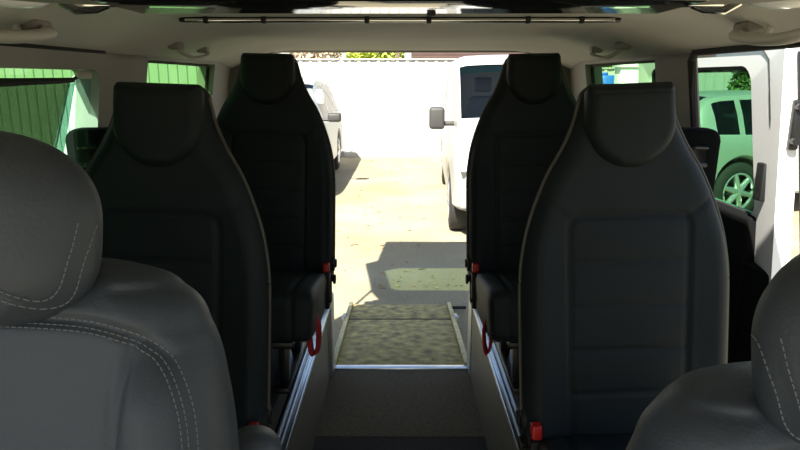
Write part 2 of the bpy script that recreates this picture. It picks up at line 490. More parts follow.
def cushion_mesh(parent):
    # rounded block, pinched seams; local: back edge y=0, front at -depth
    D, W, T = .43, .218, .19
    nu, nv = 70, 56; V = []; F = []
    # profile around in (y,z): superellipse-like loop
    def loop(k):
        a = 2 * math.pi * k / nu; c, s = math.cos(a), math.sin(a); n = 5
        r = (abs(c) ** n + abs(s) ** n) ** (-1 / n)
        y = -D / 2 + r * c * D / 2; z = r * s * T / 2
        return y, z
    for j in range(nv + 1):
        q = -1 + 2 * j / nv; f = (1 - abs(q) ** 9) ** (1 / 4) if abs(q) < 1 else 0.0
        f = max(f, .0)
        for k in range(nu):
            y, z = loop(k)
            zc = z * (.72 + .28 * f); yc = -D / 2 + (y + D / 2) * (.82 + .18 * f)
            x = q * W * (1 - .04 * (1 - (z / (T / 2))) / 2)
            # seams on top/front
            g = .007 * math.exp(-((abs(x) - .15) / .006) ** 2) + (.004 * math.exp(-((y + .30) / .005) ** 2) if z > 0 else 0)
            if z > 0 or y < -D * .9: zc -= g * (1 if z > 0 else 0); yc += g * (1 if z <= T * .4 and y < -D * .9 else 0)
            zc += -.10 * (yc + D) * 0 + (.06 * (-yc / D))     # nose rises a little
            V.append((x, yc, zc))
    for j in range(nv):
        for k in range(nu):
            a = j * nu + k; c = j * nu + (k + 1) % nu
            F.append((a, c, c + nu, a + nu))
    F.append(tuple(range(nu))[::-1]); F.append(tuple(range(nv * nu, nv * nu + nu)))
    o = mesh_obj('cushion', V, F, M['leather_black'], parent)
    try: o.data.set_sharp_from_angle(angle=R(60))
    except Exception: pass
    return o

def make_seat(s, label, group):
    """s = side of the aisle the seat is on (-1 left, +1 right); inner side is -s. Empty at floor under the back hinge."""
    inn = -s
    t = thing('passenger_seat', label, 'seat', group=group)
    hz = .325
    bk = SEATBACK.build('backrest', M['leather_black'], t)
    bk.location = (0, 0, hz); bk.rotation_euler = (R(-6.5), 0, 0)
    p = SEATBACK.piping('piping', M['piping'], bk, .0045, lo=.02, frac=.30)
    h = HEADPAD.build('head_pad', M['leather_black'], t, nx=60, nz=70)
    h.location = (0, math.sin(R(6.5)) * 0 , hz); h.rotation_euler = (R(-6.5), 0, 0)
    # shift pad onto the front face
    h.location = (0, -.046, hz - .004)
    c = cushion_mesh(t); c.location = (0, -.035, hz - .085)
    # steel base: side plates and legs
    b = B(); b.box((-.14, -.38, hz - .165), (.14, .02, hz - .140), .006); b.box((-.22, -.02, hz - .16), (-.19, .06, hz + .06), .005); b.box((.19, -.02, hz - .16), (.22, .06, hz + .06), .005)
    b.out('base_frame', M['black_steel'], t)
    for sx in (-1, 1):
        b = B(); b.box((sx * .10 - .018, -.09, .018), (sx * .10 + .018, -.03, hz - .15), .005); b.box((sx * .10 - .016, -.34, .018), (sx * .10 + .016, -.29, hz - .15), .005)
        b.box((sx * .10 - .024, -.38, 0), (sx * .10 + .024, .06, .022), .006)
        b.out('leg', M['black_steel'], t)
    b = B()
    for k, (yy, zz) in enumerate(((-.05, .13), (-.06, .075), (-.045, .05))): b = B(); b.cyl((inn * .117, yy, zz), (inn * (.135 + .01 * k), yy, zz), .014 - .002 * k, seg=14, bev=.003); b.out('floor_clamp', M['alu_dull'], t)
    # hinge knob with red release and lever on the aisle side
    b = B(); b.cyl((inn * .200, -.005, hz + .02), (inn * .240, -.005, hz + .02), .036, .030, seg=28, bev=.004); b.cyl((inn * .240, -.005, hz + .02), (inn * .247, -.005, hz + .02), .016, seg=16, bev=.002)
    b.out('hinge_knob', M['black_plastic'], t)
    b = B(); b.box((inn * .215 - .012, -.085, hz + .005), (inn * .215 + .012, -.058, hz + .040), .005, 3)
    b.out('buckle_button', M['red'], t)
    b = B(); b.box((inn * .215 - .014, -.086, hz - .10), (inn * .215 + .014, -.054, hz + .002), .005); b.out('buckle_body', M['black_plastic'], t)
    b = B(); b.cyl((inn * .20, -.03, hz - .035), (inn * .236, -.03, hz - .035), .010, seg=14); b.cyl((inn * .236, -.03, hz - .035), (inn * .246, -.03, hz - .035), .018, seg=16, bev=.003); b.box((inn * .222 - .01, -.06, hz - .12), (inn * .222 + .01, -.03, hz - .03), .004)
    b.out('recline_lever', M['black_plastic'], t)
    # red pull strap: a folded loop of webbing hanging at the front inner corner
    b = B(); pts = []
    for k in range(24):
        a = 2 * math.pi * k / 24; pts.append((inn * (.203 + .013 * math.sin(a) * (1 if math.cos(a) < .6 else .4)), -.33 + .006 * math.sin(a), hz - .13 + .072 * math.cos(a)))
    bm = b.bm; n = len(pts); A = []
    for (x, y, z) in pts:
        A.append([bm.verts.new((x - .0065, y - .013, z)), bm.verts.new((x + .0065, y + .013, z))])
    for k in range(n): bm.faces.new((A[k][0], A[k][1], A[(k + 1) % n][1], A[(k + 1) % n][0]))
    o = b.out('pull_strap', M['red_web'], t)
    md = o.modifiers.new('thickness', 'SOLIDIFY'); md.thickness = .004
    return t

NEAR_Y, FAR_Y = 1.355, 2.29
zs_near, zs_far = .532, .628
seatL = make_seat(-1, 'black leather seat left of the aisle in the row just behind the grey front seats', None)
seatL.location = (-.560, NEAR_Y, zs_near); seatL.rotation_euler = (0, R(2), 0)
seatR = make_seat(1, 'black leather seat right of the aisle in the row just behind the grey front seats', None)
seatR.location = (.535, NEAR_Y, zs_near); seatR.rotation_euler = (0, R(-2), 0)
farL = copy_tree(seatL); farL.location = (-.492, FAR_Y, zs_far); farL.rotation_euler = (0, R(1), 0)
farL['label'] = 'farther black leather seat left of the aisle, beside the open back of the van'
farR = copy_tree(seatR); farR.location = (.498, FAR_Y, zs_far); farR.rotation_euler = (0, R(-1), 0)
farR['label'] = 'farther black leather seat right of the aisle, beside the open back of the van'
for o in (seatL, seatR, farL, farR): o['group'] = 'black passenger seats either side of the aisle'
# raised step under the far row
b = B(); b.box((-.86, 1.74, .54), (-.40, YB - .13, .628), .01); b.box((.40, 1.74, .54), (.86, YB - .13, .628), .01)
struct(b.out('floor_step', M['carpet_dark']))

# ------------------------------------------------------------------ front seats (grey leather)
fs_hw = interp([(-.62, .262), (-.45, .272), (-.30, .277), (-.20, .274), (-.14, .265), (-.077, .247), (-.035, .218), (-.0126, .172), (-.004, .12), (0, .06)])
fseam = smooth_poly([(.0, -.060), (.098, -.062), (.162, -.069), (.210, -.090), (.237, -.126), (.250, -.185), (.253, -.30), (.249, -.5)], 140)
fseam_full = [(-x, z) for x, z in fseam[::-1]] + fseam
crease = [(.19, -.088), (.183, -.13), (.176, -.20), (.168, -.32), (.166, -.5)]
short = [(.232, -.040), (.215, -.06), (.200, -.088)]
def fbulge(X, Z):
    bol = np.clip((np.abs(X) - .165) / .05, 0, 1) * np.clip((-.10 - Z) / .05, 0, 1)
    return .022 * np.sin(np.clip(bol, 0, 1) * math.pi / 2) - .006 * np.clip(1 - np.abs(X) / .15, 0, 1)
fse = [(fseam_full, .007, .006), (crease, .006, .005), ([(-x, z) for x, z in crease], .006, .005), (short, .002, .003), ([(-x, z) for x, z in short], .002, .003)]
FBACK = Padded(fs_hw, -.62, 0, .085, .075, fse, back=.8, prof=fbulge, pw=2.0)
def hr_w(z):
    z = np.asarray(z, float); q = np.clip(np.abs(z) / .100, 0, 1)
    return np.where(z < 0, .154 * (1 - q ** 3.2) ** (1 / 3.0), .154 * (1 - q ** 2.4) ** (1 / 2.3)) + .003
hr_half = [(.055, -.046), (.090, -.062), (.118, -.074), (.137, -.060), (.148, -.025), (.153, .01)]
hr_rim = smooth_poly([(-x, z) for x, z in hr_half[::-1]] + [(0, -.036)] + hr_half, 200)
FHEAD = Padded(hr_w, -.100, .100, .062, .075, [(hr_rim, .004, .0035)], back=.8, crown=.008)

def offset(poly, d):
    out = []
    for i, (x, z) in enumerate(poly):
        a = Vector(poly[max(i - 1, 0)]); c = Vector(poly[min(i + 1, len(poly) - 1)]); t = (c - a).normalized()
        out.append((x - t.y * d, z + t.x * d))
    return out

def make_front_seat(label):
    t = thing('front_seat', label, 'seat', group='grey front seats')
    bk = FBACK.build('backrest', M['leather_grey'], t, nx=130, nz=140); bk.location = (0, 0, .93)
    st = FBACK.stitches('stitching', M['thread'], bk, [offset(fseam_full, .0015), offset(fseam_full, -.0045), offset(fseam_full, -.0085)])
    hd = FHEAD.build('headrest', M['leather_grey'], t, nx=90, nz=90); hd.location = (0, -.064, .975)
    FHEAD.stitches('stitching', M['thread'], hd, [offset(hr_rim, .0045), offset(hr_rim, -.004)], step=.006)
    for sx in (-.06, .06):
        b = B(); b.cyl((sx, .03, -.04), (sx, -.0, .05), .006, seg=12); o_ = b.out('headrest_post', M['chrome'], t); o_.location = (0, 0, .93)
    # cushion and base, below the frame of the photograph
    b = B(); b.box((-.26, -.52, .27), (.26, .04, .40), .05, 4); b.out('cushion', M['leather_grey'], t)
    b = B(); b.box((-.21, -.44, .0), (.21, .06, .28), .02, 2); b.out('base', M['black_plastic'], t)
    return t
fl = make_front_seat('grey leather front seat on the left with a folded-up armrest at its side')
fl.location = (-.453, .675, .530); 
b = B(); b.box((-.037, -.04, -.20), (.037, .04, .10), .034, 6)
arm = b.out('armrest', M['leather_grey_edge'], fl); arm.location = (.262, .035, .583)
fr = copy_tree([o for o in [fl]][0])
for ch in list(fr.children):
    if ch.name.startswith('armrest'): bpy.data.objects.remove(ch)
fr['label'] = 'grey leather front seat on the right, nearest the open side door'
fr.location = (.474, .575, .448)
for o in (fl, fr):
    for ch in o.children:
        if ch.name.split('.')[0] in ('base', 'cushion'): ch.location.z = .533 - o.location.z
for o in (fl, fr):
    for ch in o.children:
        if ch.name.split('.')[0] in ('backrest', 'headrest', 'headrest_post', 'armrest'):
            ch.rotation_euler = (R(-14), 0, 0)
            if o is fr and ch.name.startswith('headrest'): ch.location.x -= .011

# ------------------------------------------------------------------ black upright panels with slotted handles
def side_panel(s, label):
    t = thing('folded_seat_panel', label, 'panel', (s * (.72 if s > 0 else .755), 1.615, .532), (0, 0, R(-10 * s)), group='black panels between the seat rows')
    b = B(); prof = [(-.10, .05), (.085, .05), (.090, .60), (.080, .74)] + [(.085 - .03 + .03 * math.cos(a), .965 + .03 * math.sin(a)) for a in np.linspace(0, math.pi / 2, 6)] + [(-.07, .995), (-.10, .97)]
    prof = [(s * x, z) for x, z in prof]
    b.prism(prof, -.035, .035, 'y', .012); b.out('shell', M['trim_black'], t)
    b = B()
    b.box((s * .0 - .055, -.045, .90), (s * .0 + .055, -.03, .912), .004); b.box((s * .0 - .055, -.045, .945), (s * .0 + .055, -.03, .953), .004)
    b.box((s * .0 - .05, -.037, .912), (s * .0 + .05, -.034, .945)); b.out('handle_slot', M['gloss_black'], t)
    b = B(); b.box((-.05, -.03, 0), (.05, .03, .06), .006); b.out('foot', M['black_steel'], t)
side_panel(-1, 'black upright panel with slotted handle standing by the left door window')
side_panel(1, 'black upright panel with slotted handle standing by the open side door')

# ------------------------------------------------------------------ left sliding door (closed): frame, glass, blind
d1 = struct(bpy.data.objects.new('door_1', None)); link(d1)
def rounded_loop(y0, y1, z0, z1, r, n=6):
    pts = []
    for cy, cz, a0 in ((y1 - r, z1 - r, 0), (y0 + r, z1 - r, 90), (y0 + r, z0 + r, 180), (y1 - r, z0 + r, 270)):
        for k in range(n + 1):
            a = R(a0 + 90 * k / n); pts.append((cy + r * math.cos(a), cz + r * math.sin(a)))
    return pts
def frame_mesh(name, side, outer, inner, xoff, th, m, parent, xf=xin):
    n = len(outer); V = []; F = []
    for ring, dx in ((outer, 0), (inner, 0), (inner, th), (outer, th)):
        for y, z in ring: V.append((side * (xf(z) + xoff + dx), y, z))
    for q in range(4):
        for k in range(n):
            a = q * n + k; bq = q * n + (k + 1) % n; c = ((q + 1) % 4) * n + (k + 1) % n; d = ((q + 1) % 4) * n + k
            F.append((a, bq, c, d))
    o = mesh_obj(name, V, F, m, parent)
    try: o.data.set_sharp_from_angle(angle=R(40))
    except Exception: pass
    bm = bmesh.new(); bm.from_mesh(o.data); bmesh.ops.recalc_face_normals(bm, faces=bm.faces); bm.to_mesh(o.data); bm.free()
    return o
def sheet(name, side, poly, xoff, th, m, parent, xf=xin, nz=1):
    V = [(side * (xf(z) + xoff), y, z) for y, z in poly] + [(side * (xf(z) + xoff + th), y, z) for y, z in poly]
    n = len(poly); F = [tuple(range(n)), tuple(range(n, 2 * n))[::-1]] + [(k, n + k, n + (k + 1) % n, (k + 1) % n) for k in range(n)]
    return mesh_obj(name, V, F, m, parent, smooth=False)
out_l = rounded_loop(.56, 1.705, 1.10, HEAD - .005, .03); in_l = rounded_loop(.62, 1.655, 1.21, HEAD - .045, .035)
frame_mesh('window_frame', -1, out_l, in_l, -.015, .06, M['trim_grey'], d1)
# glass: main tinted pane and a clearer pane behind the blind's free edge
zt, zb = HEAD - .042, 1.205
sheet('window_pane', -1, [(.61, zb), (1.40, zb), (1.555, 1.60), (1.575, 1.645), (1.62, zt), (.61, zt)], .022, .004, M['glass_quarter'], d1)
sheet('clear_pane', -1, [(1.403, zb), (1.665, zb), (1.665, zt), (1.623, zt), (1.578, 1.645), (1.558, 1.60)], .022, .004, M['glass_mint'], d1)
# roller blind: mesh with slanted free edge and top bar
sheet('blind_mesh', -1, [(.60, 1.21), (1.39, 1.21), (1.545, 1.640), (.60, 1.635)], .004, .002, M['glass_dark'], d1)
b = B(); b.tube([(-xin(1.64) - .0, .58, 1.634), (-xin(1.64) - .0, 1.0, 1.638), (-xin(1.65) - .0, 1.545, 1.645)], [.012, .011, .006], 8)
b.tube([(-xin(1.64) - .0, 1.54, 1.645), (-xin(1.64) + .004, 1.58, 1.655)], .004, 6)
b.out('blind_bar', M['black_plastic'], d1)
b = B(); b.box((-xin(1.66) - .006, 1.56, 1.648), (-xin(1.66) + .008, 1.63, 1.668), .006); b.out('blind_hook', M['handle_grey'], d1)
# teal edge band of the blind and the grey-tinted upper rear corner of the window
sheet('blind_edge', -1, [(1.545, 1.638), (1.575, 1.638), (1.515, 1.40), (1.462, 1.40)], .008, .002, M['teal_film'], d1)
sheet('corner_film', -1, [(1.572, 1.640), (1.59, 1.668), (1.66, 1.668), (1.66, 1.555)], .008, .002, M['corner_film'], d1)

# ------------------------------------------------------------------ right sliding door, slid part way open outside the body
d2 = struct(bpy.data.objects.new('door_2', None)); link(d2)
def xd(z): return xin(z) + .24
DO = rounded_loop(1.715, 2.76, .52, 1.76, .03); DI = rounded_loop(1.885, 2.64, 1.23, 1.685, .05)
frame_mesh('door_shell', 1, DO, DI, 0, .05, M['white_paint'], d2, xd)
sheet('window_pane', 1, [(1.84, 1.22), (2.65, 1.22), (2.65, 1.69), (1.84, 1.69)], .025, .004, M['glass_door'], d2, xd)
b = B(); b.tube([(xd(z) + .01, y, z) for y, z in rounded_loop(1.858, 2.637, 1.233, 1.682, .05)], .008, 6, closed=True); b.out('window_seal', M['rubber'], d2)
b = B(); b.box((xd(1.664) + .026, 1.87, 1.668), (xd(1.664) + .04, 2.62, 1.682), .004); b.out('blind_cassette', M['black_plastic'], d2)
b = B(); b.box((xd(1) - .045, 1.86, .60), (xd(1) + .0, 2.70, 1.238), .012, 3); b.box((xd(1) - .040, 1.725, .54), (xd(1) - .002, 1.90, 1.10), .012, 3); b.out('trim_card', M['trim_black'], d2)
b = B(); b.tube([(xd(z) + .040, 1.706, z) for z in np.linspace(.7, 1.72, 12)], .012, 8); b.out('edge_seal', M['rubber'], d2)
b = B(); b.tube([(xd(z) + .001, 1.79, z) for z in np.linspace(.6, 1.70, 12)] + [(xd(1.73), 1.82, 1.73), (xd(1.735), 2.6, 1.735)], .003, 6); b.out('panel_seam', M['car_grey'], d2)
b = B(); b.box((xd(1.53) + .006, 1.695, 1.46), (xd(1.53) + .030, 1.717, 1.595), .006); b.cyl((xd(1.53) + .016, 1.685, 1.575), (xd(1.53) + .016, 1.705, 1.575), .010, seg=14); b.cyl((xd(1.53) + .016, 1.685, 1.485), (xd(1.53) + .016, 1.705, 1.485), .011, seg=14)
b.out('door_lock', M['black_steel'], d2)
b = B(); b.box((xd(1.36) - .022, 1.80, 1.30), (xd(1.36) + .004, 1.84, 1.41), .004); b.cyl((xd(1.33) - .027, 1.82, 1.315), (xd(1.33) - .018, 1.82, 1.315), .010, seg=14)
b.out('striker_plate', M['black_plastic'], d2)

# ------------------------------------------------------------------ ceiling fittings
def grab(side, y0, y1, label, r=.0145, sag=.05, hook=True):
    x = side * .69; yc = (y0 + y1) / 2; zt = ceil_z(.69, yc) - .004
    t = thing('grab_handle', label, 'handle', (x, yc, zt), group='grey grab handles under the ceiling')
    L = y1 - y0; b = B()
    d = sag
    pts = [(0, -L / 2, -.004), (-side * d * .5, -L / 2 + .008, -.020), (-side * d * .92, -L / 2 + .05 * L / .25, -.032), (-side * d, 0, -.030), (-side * d * .92, L / 2 - .05 * L / .25, -.020), (-side * d * .5, L / 2 - .008, -.012), (0, L / 2, -.004)]
    P = smooth_poly3(pts, 40)
    b.tube(P, r, 12, flat=.75); b.out('bar', M['handle_grey'], t)
    for sy in (-1, 1):
        b = B(); b.box((-.020, sy * L / 2 - .03, -.012), (.016, sy * L / 2 + .03, .012), .008, 3); o = b.out('mount', M['trim_grey'], t)
    if hook:
        b = B(); b.tube([(side * .012, L / 2 - .05, -.004), (side * .004, L / 2 - .05, -.022), (-side * .006, L / 2 - .052, -.024), (-side * .012, L / 2 - .054, -.016)], .008, 8); b.out('coat_hook', M['handle_grey'], t)
def smooth_poly3(pts, n):
    pts = [Vector(p) for p in pts]; P = [pts[0]] + pts + [pts[-1]]; out = []; k0 = n // (len(pts) - 1) + 1
    for i in range(1, len(P) - 2):
        for k in range(k0):
            t = k / k0; a, b, c, d = P[i - 1], P[i], P[i + 1], P[i + 2]
            out.append(.5 * (2 * b + (c - a) * t + (2 * a - 5 * b + 4 * c - d) * t * t + (3 * b - a - 3 * c + d) * t ** 3))
    out.append(pts[-1]); return out
grab(-1, .95, 1.25, 'large grey grab handle with coat hook above the left door window')
grab(1, 1.04, 1.30, 'large grey grab handle with coat hook above the open side door')
grab(-1, 2.02, 2.30, 'small grey grab handle above the far left seat', r=.008, sag=.028, hook=False)
grab(1, 2.02, 2.30, 'small grey grab handle above the far right seat', r=.008, sag=.028, hook=False)

# chrome ceiling rail with clips
cz = ceil_z(0, 1.5)
t = thing('ceiling_rail', 'thin chrome rail with black clips running across the ceiling', 'rail', (0, 1.60, cz))
b = B(); b.tube([(x, 0, -.009 - (.0 if abs(x) < .44 else (abs(x) - .44) * .0)) for x in np.linspace(-.52, .52, 30)], .0055, 10); b.out('bar', M['chrome'], t)
for x in (-.47, -.33, -.08, .07, .31, .44):
    b = B(); b.box((x - .006, -.009, -.016), (x + .006, .009, .002), .003); b.out('clip', M['black_plastic'], t)
b = B(); b.box((-.54, .008, -.012), (.54, .03, .004), .004); b.out('recess_strip', M['gloss_black'], t)

# overhead console above the front seats
t = thing('overhead_console', 'dark gloss overhead console with chrome edge strips at the very top', 'console', (0, .86, ceil_z(0, .86)))
b = B()
xs = np.linspace(-.60, .60, 41); V = []; F = []
def cons_low(x): return -.058 + .018 * (abs(x) / .60) ** 4
prof_n = 0
for x in xs:
    lo_ = cons_low(x); top_ = ceil_z(x, .86) - ceil_z(0, .86); ring = [(-.16, top_), (-.15, lo_ + .012), (-.13, lo_), (-.02, lo_), (.0, lo_ + .006), (.012, lo_ + .02), (.03, top_)]
    prof_n = len(ring)
    for y, z in ring: V.append((x, y, z))
for i in range(len(xs) - 1):
    for k in range(prof_n - 1):
        a = i * prof_n + k; F.append((a, a + prof_n, a + prof_n + 1, a + 1))
F.append(tuple(range(prof_n))); F.append(tuple(range((len(xs) - 1) * prof_n, len(xs) * prof_n))[::-1])
mesh_obj('shell', V, F, M['trim_grey'], t)
b = B(); b.box((-.34, -.14, -.0635), (.34, .004, -.045), .006, 3); b.out('gloss_panel', M['gloss_black'], t)
for x0, x1 in ((-.42, -.345), (-.115, -.01), (.02, .135), (.345, .42)):
    b = B(); b.box((x0, -.004, -.0625 if abs((x0 + x1) / 2) < .34 else -.055), (x1, .010, -.0565 if abs((x0 + x1) / 2) < .34 else -.049), .002); b.out('edge_strip', M['chrome'], t)
for sx in (-1, 1):
    b = B(); b.sphere((sx * .49, -.006, -.046), .045, (1, .5, .28)); b.out('lamp_lens', M['lamp'], t)
    b = B(); b.tube([(sx * .44, .0, -.048), (sx * .425, .008, -.058), (sx * .40, .012, -.056), (sx * .385, .014, -.050)], .006, 8); b.out('catch', M['chrome'], t)
    b = B(); b.tube([(sx * .37, .0, -.048), (sx * .33, .006, -.050), (sx * .315, .012, -.040), (sx * .30, .014, -.052)], .006, 8); b.out('catch', M['chrome'], t)
b = B(); b.box((.035, .0, -.066), (.047, .014, -.045), .003); b.out('latch', M['black_plastic'], t)

# ------------------------------------------------------------------ raised tailgate (outside, above the opening)
a = R(12)
tg = struct(bpy.data.objects.new('door_3', None)); link(tg); tg.location = (0, YB + .01, 1.878); tg.rotation_euler = (a, 0, 0)
def tailgate():
    outer = [(-.78, -.07), (-.86, .10), (-1.00, .78), (-.90, .86), (-.88, 1.46), (.88, 1.46), (.90, .86), (1.00, .78), (.86, .10), (.78, -.07)]
    inner = [(-.66, .12), (-.73, .16), (-.82, .60), (-.70, .66), (-.68, .67), (.68, .67), (.70, .66), (.82, .60), (.73, .16), (.66, .12)]
    n = len(outer); V = []; F = []
    for ring, z in ((outer, 0), (inner, 0), (inner, .05), (outer, .05)):
        for x, y in ring: V.append((x, y, z))
    for q in range(4):
        for k in range(n): F.append((q * n + k, q * n + (k + 1) % n, ((q + 1) % 4) * n + (k + 1) % n, ((q + 1) % 4) * n + k))
    mesh_obj('tailgate_shell', V, F, M['white_paint'], tg, smooth=False)
    mesh_obj('tailgate_glass', [(x, y, .025) for x, y in inner], [tuple(range(n))], M['glass_tail'], tg, smooth=False)
    bb = B(); bb.tube([(-.80, .35, -.02), (-.84, .02, -.45)], .011, 8); bb.out('gas_strut', M['black_steel'], tg)
    bb = B(); bb.tube([(.80, .35, -.02), (.84, .02, -.45)], .011, 8); bb.out('gas_strut', M['black_steel'], tg)
tailgate()

# ------------------------------------------------------------------ yard
gv = []; n = 2
o = mesh_obj('ground', [(-40, -12, 0), (40, -12, 0), (40, 45, 0), (-40, 45, 0)], [(0, 1, 2, 3)], M['ground'], smooth=False)
struct(o, 'pale sandy yard surface', 'ground')

FY = 13.5
def fence(x0, x1, top, joints, label, group='cream corrugated fences'):
    t = thing('sheet_fence', label, 'fence', ((x0 + x1) / 2, FY, 0), group=group)
    cx = (x0 + x1) / 2; edges = [x0] + joints + [x1]
    for a, c in zip(edges[:-1], edges[1:]):
        V = []; F = []; xs = []; x = a
        prof = [(0, 0), (.10, 0), (.118, .022), (.165, .022), (.183, 0)]
        while x < c:
            for px, py in prof:
                if x + px < c: xs.append((x + px, -py))
            x += .2
        xs.append((c, 0))
        for px, py in xs: V += [(px - cx, py, .10), (px - cx, py, top - .03)]
        for i in range(len(xs) - 1): F.append((2 * i, 2 * i + 2, 2 * i + 3, 2 * i + 1))
        mesh_obj('sheet_panel', V, F, M['fence'], t, smooth=False)
    b = B(); b.box((x0 - cx, -.045, top - .022), (x1 - cx, .03, top), .006); b.out('capping', M['fence'], t)
    for j in edges:
        b = B(); b.box((j - cx - .03, -.012, 0), (j - cx + .03, .035, top - .02)); b.out('fence_post', M['fence'], t)
    b = B(); b.box((x0 - cx, -.06, 0), (x1 - cx, .05, .11), .008); b.out('kerb', M['fence_dirt'], t)
fence(-14, -1.26, 2.04, [-11.6, -9.2, -6.8, -4.4 + .8], 'left run of cream corrugated sheet fence across the back of the yard')
fence(-1.19, 2.87, 2.04, [1.1], 'middle run of cream corrugated sheet fence seen through the open back')
fence(2.94, 14, 1.86, [5.4, 7.8, 10.2], 'lower right run of cream corrugated sheet fence beyond the side door')

# house roof beyond the fence
t = thing('house', 'brown tiled house roof above the middle run of fence', 'house', (4.0, 17.5, 0))
b = B(); b.box((-3.4, 0, 0), (7.5, 4, 2.1)); b.out('wall', M['fence_dirt'], t, smooth=False)
V = []; F = []; nr = 16
for i in range(nr + 1):
    for x in (-3.7, 7.8): V.append((x, -.5 + i * .28, 2.10 + i * .12)); V.append((x, -.5 + i * .28, 2.10 + i * .12 + .05))
for i in range(nr):
    q = i * 4; F += [(q + 1, q + 3, q + 6, q + 4), (q, q + 1, q + 3, q + 2)]
mesh_obj('roof', V, F, M['brick'], t, smooth=False)
b = B(); b.box((-3.7, -.55, 2.02), (7.8, -.5, 2.20), .01); b.out('gutter', M['brick'], t)

# foliage
def leaves(parent, name, c, rad, n, size, m, seed):
    rnd = random.Random(seed); V = []; F = []
    for i in range(n):
        while True:
            p = Vector((rnd.uniform(-1, 1), rnd.uniform(-1, 1), rnd.uniform(-1, 1)))
            if .25 < p.length < 1: break
        p = Vector((p.x * rad[0], p.y * rad[1], p.z * rad[2])) + Vector(c)
        d = Vector((rnd.gauss(0, 1), rnd.gauss(0, 1), rnd.gauss(0, .8))).normalized(); e = d.orthogonal().normalized()
        e = (Matrix.Rotation(rnd.uniform(0, 6.28), 3, d) @ e)
        L = size * rnd.uniform(.6, 1.3); w = L * .35; k = len(V); nn = d.cross(e)
        V += [p - d * L / 2, p + e * w / 2 + nn * w * .15, p + d * L / 2, p - e * w / 2 + nn * w * .15]; F.append((k, k + 1, k + 2, k + 3))
    return mesh_obj(name, V, F, m, parent, smooth=False)
def shrub(name, label, cat, loc, rad, zc, n, size, m, seed, group):
    t = thing(name, label, cat, loc, group=group)
    rnd = random.Random(seed)
    leaves(t, 'foliage', (0, 0, zc), rad, n, size, m, seed)
    b = B()
    b.tube([(0, 0, 0), (.03, .02, zc * .5), (-.02, 0, zc)], [.07, .055, .04], 8)
    for k in range(6):
        a = rnd.uniform(0, 6.28); e = Vector((math.cos(a) * rad[0] * .6, math.sin(a) * rad[1] * .6, zc + rad[2] * rnd.uniform(-.1, .7)))
        b.tube([(0, 0, zc * .6), Vector((0, 0, zc * .6)).lerp(e, .5) + Vector((0, 0, .05)), e], [.03, .022, .012], 6)
    b.out('stem', M['bark'], t)
GS = 'shrubs and trees beyond the fence'
shrub('shrub', 'pale dry shrub over the fence just right of the far left seat', 'shrub', (-1.9, 14.6, 0), (.62, .5, .6), 2.0, 1500, .16, M['leaf_pink'], 1, GS)
shrub('shrub', 'lime green shrub over the fence left of the brown roof', 'shrub', (-.55, 14.7, 0), (.68, .5, .6), 2.05, 1700, .17, M['leaf_lime'], 2, GS)
shrub('shrub', 'sparse dry shrub over the fence behind the silver car', 'shrub', (-3.4, 14.6, 0), (.8, .5, .6), 2.0, 1200, .16, M['leaf_pink'], 3, GS)
shrub('tree', 'dark green tree over the fence beside the blue tank', 'tree', (5.0, 15.0, 0), (1.0, .7, .8), 2.1, 2200, .18, M['leaf_dark'], 4, GS)
shrub('tree', 'dark bushy tree over the fence behind the pale hatchback', 'tree', (7.6, 15.2, 0), (1.5, .9, 1.1), 2.4, 3500, .19, M['leaf_dark'], 5, GS)
shrub('tree', 'dark leafy tree at the right edge of the open door window', 'tree', (6.75, 12.5, 0), (.36, .4, 1.0), 1.15, 2600, .15, M['leaf_dark'], 6, GS)
shrub('tree', 'tree outside at the far right edge of the view', 'tree', (6.9, 10.2, 0), (.55, .6, 1.1), 1.7, 1800, .15, M['leaf_lime'], 8, GS)
b = B(); b.box((-.04, -.04, 0), (.04, .04, 2.7), .006)
o = b.out('timber_post', M['bark']); o.location = (-.05, 14.15, 0); tag(o, 'dark post behind the fence between lime shrub and brown roof', 'post')

# blue tank and white pier near the fence
t = thing('storage_drum', 'blue rounded drum beyond the right rear window', 'drum', (3.72, 11.9, 0))
b = B(); b.cyl((0, 0, 0), (0, 0, 1.70), .28, seg=32, bev=.05); b.out('body', M['blue'], t)
b = B(); b.cyl((0, 0, 1.70), (0, 0, 1.75), .10, seg=20, bev=.01); b.out('lid', M['blue'], t)
t = thing('gate_pier', 'white painted pier seen through the right rear window', 'pier', (3.82, 10.9, 0))
b = B(); b.box((-.16, -.16, 0), (.16, .16, 1.82), .01); b.out('shaft', M['white_paint'], t)
b = B(); b.box((-.20, -.20, 1.82), (.20, .20, 1.92), .015); b.box((.1, -.18, 1.86), (.42, .18, 1.92), .02); b.out('cap', M['white_paint'], t)

# fallen leaves
rnd = random.Random(5); V = []; F = []
for i in range(112):
    if i < 90: x, y = rnd.uniform(-.95, .30), rnd.uniform(5, 13.2)
    else: x, y = rnd.uniform(-.2, .6), rnd.uniform(4.8, 5.4)
    a = rnd.uniform(0, 6.28); L = rnd.uniform(.015, .045); k = len(V); d = Vector((math.cos(a), math.sin(a), 0)); e = Vector((-d.y, d.x, 0)) * .4
    p = Vector((x, y, .004)); V += [p - d * L, p + e * L + Vector((0, 0, .006)), p + d * L, p - e * L]; F.append((k, k + 1, k + 2, k + 3))
o = mesh_obj('leaf_litter', V, F, M['litter'], smooth=False)
tag(o, 'scattered dry leaves on the sandy yard behind the van', 'leaves', kind='stuff')

